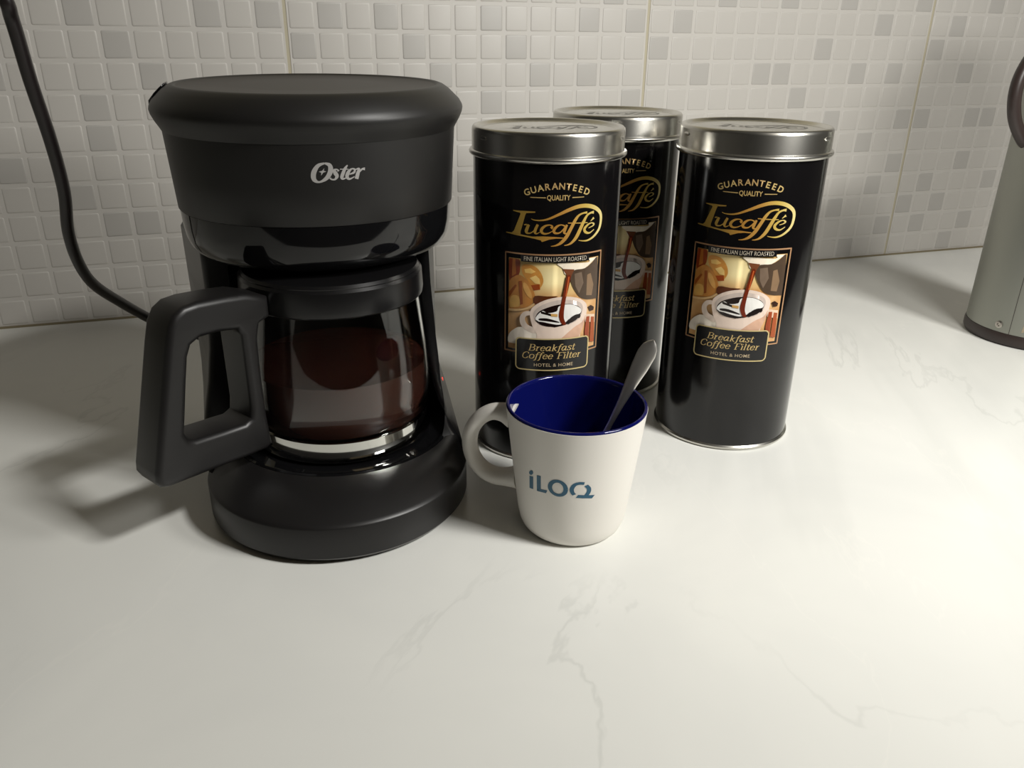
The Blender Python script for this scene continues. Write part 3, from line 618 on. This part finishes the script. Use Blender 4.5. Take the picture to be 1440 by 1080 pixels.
F_T = [(.9, -2.3), (1.25, -2.0), (1.5, -1.6), (1.9, -1.15), (2.5, -.75), (3.2, -.45), (4.5, -.2), (8.1, 0)]
RC_T = [(.9, 2.62), (1.3, 2.55), (2.2, 2.40), (8.1, 2.36)]
def tank_ring(z):
    a, fy, rc = interp(A_T, z), interp(F_T, z), interp(RC_T, z); ab = interp(B_T, z); sh = max(0, min(1, (z-.9)/.9, (6.4-z)/.8)); o = []
    dx = math.sqrt(max(.2, rc*rc-(fy-CY)**2)); a0 = math.atan2(fy-CY, dx)
    for i in range(25): t = a0+(math.pi-2*a0)*i/24; o.append((CX+rc*math.cos(t), CY+rc*math.sin(t)))
    L = o[-1][0]
    al = a+.3*sh
    for k in range(1, 6): t = math.radians(90*k/5); o.append((min(L-.02, -al+.25)+( -.25*math.sin(t) if L-.02 > -al+.25 else (-al-L+.02)*math.sin(t)), fy+.25-.25*math.cos(t)))
    for i in range(31):
        t = math.pi*(1-i/30); c, s = math.cos(t), math.sin(t)
        o.append((ab*math.copysign(abs(c)**.8, c)-.3*sh, 2.1+1.6*abs(s)**.8))
    Rr = o[0][0]; a = a-.3*sh
    for k in range(5, 0, -1): t = math.radians(90*k/5); o.append((max(Rr+.02, a-.25)+(.25*math.sin(t) if Rr+.02 < a-.25 else (a-Rr-.02)*math.sin(t)), fy+.25-.25*math.cos(t)))
    return [(p[0], p[1], z) for p in o]
v, f = loft([tank_ring(z) for z in (.95, 1.1, 1.25, 1.4, 1.55, 1.75, 1.95, 2.2, 2.5, 2.85, 3.2, 3.8, 4.5, 5.2, 5.6, 6.0, 6.4, 7, 8.1)], caps=(True, True))
mesh_obj('water_tank', v, f, M['satin'], mk, sharp=50)
HX, HY = .0, .40
lathe('filter_housing', [(2.6, 6.46), (3.045, 6.46), (3.06, 6.48), (3.10, 7.2), (3.155, 8.14), (2.9, 8.16)], M['matte'], mk, 128, HX, HY)
lathe('gloss_band', [(2.9, 6.455), (3.035, 6.45), (3.015, 6.1), (2.98, 5.85), (2.92, 5.68), (2.82, 5.55), (2.67, 5.46), (2.4, 5.42), (1.6, 5.42), (1.5, 5.40), (0, 5.40)], M['gloss'], mk, 128, HX, HY, sharp=50)
lid = lathe('lid', [(2.9, -.40), (3.17, -.40), (3.19, -.36), (3.20, -.34), (3.27, -.22), (3.33, -.08), (3.345, 0), (3.33, .06), (3.27, .16), (3.05, .37), (2.93, .45), (2.86, .475), (2.80, .475), (2.76, .45)], M['matte'], mk, 128, 0, 0, sharp=60)
lid.location = Vector((HX, HY, 8.52))*S; lid.rotation_euler = (math.radians(1.2), 0, 0)
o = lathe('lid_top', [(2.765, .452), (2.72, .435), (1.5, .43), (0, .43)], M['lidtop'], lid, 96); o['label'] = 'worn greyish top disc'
for a, sc2 in ((181, 1), (1, .35)):           # hinge clips let into the rim at both sides
    th = math.radians(a); rr = []
    for (r, z, h) in ((3.36, -.02, .05), (3.33, .12, .20), (3.2, .27, .26), (3.08, .38, .28), (2.98, .46, .27), (2.96, .40, .26)):
        rr.append([(r*math.cos(th+q/3.2), r*math.sin(th+q/3.2), z*(1 if sc2 == 1 else .4)+.02) for q in (-h*sc2, -h*.5*sc2, 0, h*.5*sc2, h*sc2)])
    v, f = loft(rr, closed_ring=False)
    o = mesh_obj('hinge_clip', v, f, M['gloss'], lid)
    o.modifiers.new('s', 'SOLIDIFY').thickness = .0012
lg = Print()
for s in OST_S: lg.stroke(s if False else [(p[0]*3.03, p[1], p[2]) for p in s], (1, 1, 1, 1), n=5)
for q in OST_P: lg.poly([(p[0]*3.03, p[1]) for p in q], (1, 1, 1, 1))
def headmap(u, z, l):
    R = 3.06+(z-6.48)*.057+.006; t = -.045+(u/3.03+.045)*.955-RZ+.004
    return (HX+R*math.sin(t), HY-R*math.cos(t), z+.045)
lg.build('silver_logo', M['silver'], mk, headmap)
# lit rocker switch on the right flank
v, f = loft([[(2.6, 1.15+.15*math.cos(t), 1.32+.08*math.sin(t)) for t in [2*math.pi*k/16 for k in range(16)]], [(2.85, 1.15+.13*math.cos(t), 1.32+.07*math.sin(t)) for t in [2*math.pi*k/16 for k in range(16)]]], caps=(True, True))
o = mesh_obj('power_switch', v, f, M['red'], mk, sharp=30); o['label'] = 'glowing red rocker switch'
# cord: leaves the back of the base, hangs in a curve and rises to a wall socket outside the frame
inv = Matrix.Rotation(-RZ, 3, 'Z')
cordw = [(-14.2, -.9, 17.2), (-13.0, -2.6, 17.0), (-9.5, -8, 15.6), (-7.0, -11.8, 13.4)] + [tuple(p) for p in [[-5.98, -12.6, 10.81], [-5.9, -12.4, 10.13], [-5.9, -12.0, 9.04], [-5.86, -11.5, 7.74], [-5.91, -11.0, 6.59], [-6.1, -10.5, 5.59], [-6.13, -10.0, 4.71], [-6.0, -9.4, 3.95], [-5.56, -8.7, 3.20], [-4.95, -8.1, 2.45], [-4.35, -8.1, 2.12], [-3.6, -8.7, 2.0]]] + [(-2.8, -9.6, 1.9)]
cl = [tuple(inv @ (Vector(p)-Vector((-.37, -13.0, 0)))) for p in cordw]
tube('power_cord', cl, .138, M['cord'], mk, n=6, seg=12)
pw = empty('wall_socket', (-14.2, 0, 17.2)); tag(pw, 'white wall socket above left that the black cord runs to', 'socket')
lathe('socket_plate', [(0, .0), (1.3, .0), (1.4, .05), (1.4, .2), (1.3, .3), (.9, .3), (.85, .15), (0, .15)], M['cabinet'], pw, 48).rotation_euler = (math.radians(90), 0, 0)
v, f = loft([[tuple(inv @ (Vector((-14.2+r*math.cos(t), y, 17.2+r*math.sin(t)))-Vector((-.37, -13.0, 0)))) for t in [2*math.pi*k/20 for k in range(20)]] for r, y in ((.7, -.2), (.72, -.5), (.6, -.9), (.3, -1.3), (.15, -1.5))], caps=(True, True))
mesh_obj('plug', v, f, M['cord'], mk)

# ================================================================== CARAFE
wc = Matrix.Rotation(RZ, 3, 'Z') @ Vector((CX, CY, 0)) + Vector((-.37, -13.0, 0))
Z0 = 1.19
cf_ = empty('glass_carafe', (wc.x, wc.y, Z0))
tag(cf_, 'glass coffee carafe with black handle and collar on the coffee maker hotplate', 'carafe')
z = lambda a: a-Z0
lathe('glass_jug', [(0, z(1.24)), (1.6, z(1.24)), (1.80, z(1.22)), (1.93, z(1.30)), (1.985, z(1.36)), (2.02, z(1.73)), (2.08, z(1.80)), (2.11, z(2.05)), (2.13, z(2.4)), (2.12, z(2.8)), (2.07, z(3.4)), (2.0, z(4.0)), (1.95, z(4.5)), (1.94, z(5.0)),
                    (1.88, z(5.0)), (1.89, z(4.5)), (1.94, z(4.0)), (2.01, z(3.4)), (2.06, z(2.8)), (2.07, z(2.4)), (2.05, z(2.05)), (1.98, z(1.80)), (1.92, z(1.55)), (1.8, z(1.34)), (1.6, z(1.32)), (0, z(1.32))], M['glass'], cf_, 96, sharp=60)
o = lathe('foot_reflection_band', [(2.0, z(1.235)), (2.08, z(1.235)), (2.105, z(1.26)), (2.052, z(1.70)), (2.0, z(1.72))], M['foot'], cf_, 96); o['label'] = 'added mirror band imitating the bright reflection in the glass foot'  # added ring, stands in for light reflected inside the glass base
lathe('collar', [(1.955, z(4.60)), (1.99, z(4.56)), (2.03, z(4.60)), (2.05, z(4.72)), (2.03, z(5.12)), (1.98, z(5.18)), (1.95, z(5.1))], M['satin'], cf_, 96)
lathe('carafe_lid', [(1.95, z(5.06)), (1.98, z(5.2)), (1.93, z(5.26)), (1.6, z(5.32)), (.6, z(5.34)), (.3, z(5.32)), (0, z(5.32))], M['satin'], cf_, 96)
ha = math.radians(180+33); hu = Vector((math.cos(ha), math.sin(ha), 0)); hn = Vector((-hu.y, hu.x, 0))
if hn.y > 0: hn = -hn
outl = [(2.0, 5.02), (2.5, 5.19), (3.0, 5.24), (3.55, 5.27), (3.85, 5.24), (4.05, 5.12), (4.19, 4.9), (4.31, 4.5), (4.62, 3.3), (4.93, 2.1), (4.95, 1.92), (4.88, 1.78), (4.72, 1.72), (3.94, 1.70), (2.9, 1.66), (2.45, 1.66), (2.30, 1.74), (2.33, 2.1), (2.36, 2.5), (2.36, 3.5), (2.34, 4.2), (2.26, 4.5), (2.0, 4.58)]
hole = [(2.70, 4.35), (2.80, 4.5), (3.2, 4.56), (3.60, 4.56), (3.80, 4.46), (3.90, 4.25), (4.02, 3.7), (4.14, 3.1), (4.22, 2.72), (4.17, 2.56), (4.02, 2.50), (3.4, 2.46), (2.90, 2.43), (2.74, 2.5), (2.70, 2.75)]
slab('handle', outl, [hole], .47, .13, M['handle'], cf_, lambda x, y, zz: tuple(hu*x+hn*zz+Vector((0, 0, z(y)))), res=4, sharp=50)
cof = lathe('coffee', [(0, .4), (1.8, .4), (1.90, .42), (1.96, .47), (2.03, .72), (2.035, 1.0), (2.035, 1.4), (2.02, 1.66), (1.99, 1.64), (0, 1.64)], M['coffee'], None, 96, 0, 0)
cof.location = Vector((wc.x, wc.y, 1.345))*S
tag(cof, 'dark brown coffee filling the lower part of the glass carafe', 'coffee')

# ================================================================== THERMOS AT THE RIGHT EDGE
TX, TY, TRR = 25.1, -11.1, 2.13
tf = empty('pump_thermos', (TX, TY, 0))
tag(tf, 'brushed grey metal pump thermos with dark handle, cut by the right edge of the photo', 'thermos')
lathe('body', [(TRR-.03, .42), (TRR, .46), (TRR, 9.3), (TRR-.1, 9.6), (1.9, 9.7)], M['brushed'], tf, 96)
lathe('base_ring', [(0, .0), (2.0, 0), (TRR, .04), (TRR+.04, .12), (TRR+.04, .34), (TRR+.01, .44), (TRR-.1, .46)], M['brown'], tf, 96)
lathe('shoulder', [(1.9, 9.6), (2.14, 9.62), (2.12, 9.9), (1.95, 10.4), (1.6, 10.9), (1.5, 11.3), (1.2, 11.5), (0, 11.55)], M['brown'], tf, 96)
def on_tf(a, zz, r=TRR): t = math.radians(a); return Vector((r*math.sin(t), -r*math.cos(t), zz))
# vertical seam
v = []; f = []
for i, zz in enumerate((.44, 9.3)):
    for a in (-67.6, -68.1): v.append(tuple(on_tf(a, zz, TRR+.004)))
f = [(0, 1, 3, 2)]; o = mesh_obj('seam', v, f, M['brown'], tf)
sc_ = on_tf(-78.2, .72); nn = Vector((sc_.x, sc_.y, 0)).normalized(); tt = Vector((-nn.y, nn.x, 0))
rr = [[tuple(sc_+nn*d+tt*(r*math.cos(q))+Vector((0, 0, r*math.sin(q)))) for q in [2*math.pi*k/16 for k in range(16)]] for r, d in ((.13, -.02), (.13, .03), (.10, .045), (.06, .04), (.045, .0))]
v, f = loft(rr, caps=(False, True)); mesh_obj('screw', v, f, M['screw'], tf)
v = [tuple(on_tf(a, zz, TRR+.006)) for a, zz in ((-58, .62), (-46, .62), (-46, 1.0), (-57, 1.0))]; f = [(0, 1, 2, 3)]
o = mesh_obj('sticker', v, f, M['sticker'], tf); o.modifiers.new('s', 'SOLIDIFY').thickness = .0002
hw_ = [[23.9, -10.75, 6.72], [23.25, -10.6, 6.80], [22.85, -10.6, 7.08], [22.42, -10.6, 7.61], [22.2, -10.6, 8.19], [22.16, -10.6, 8.71], [22.28, -10.6, 9.18], [22.55, -10.6, 9.64], [23.1, -10.6, 10.2], [24.0, -10.8, 10.75]]
tube('carry_handle', [tuple(Vector(p)-Vector((TX, TY, 0))) for p in hw_],   .205, M['brown'], tf, n=6, seg=14, flat=1.0, ref=(0, 1, 0))
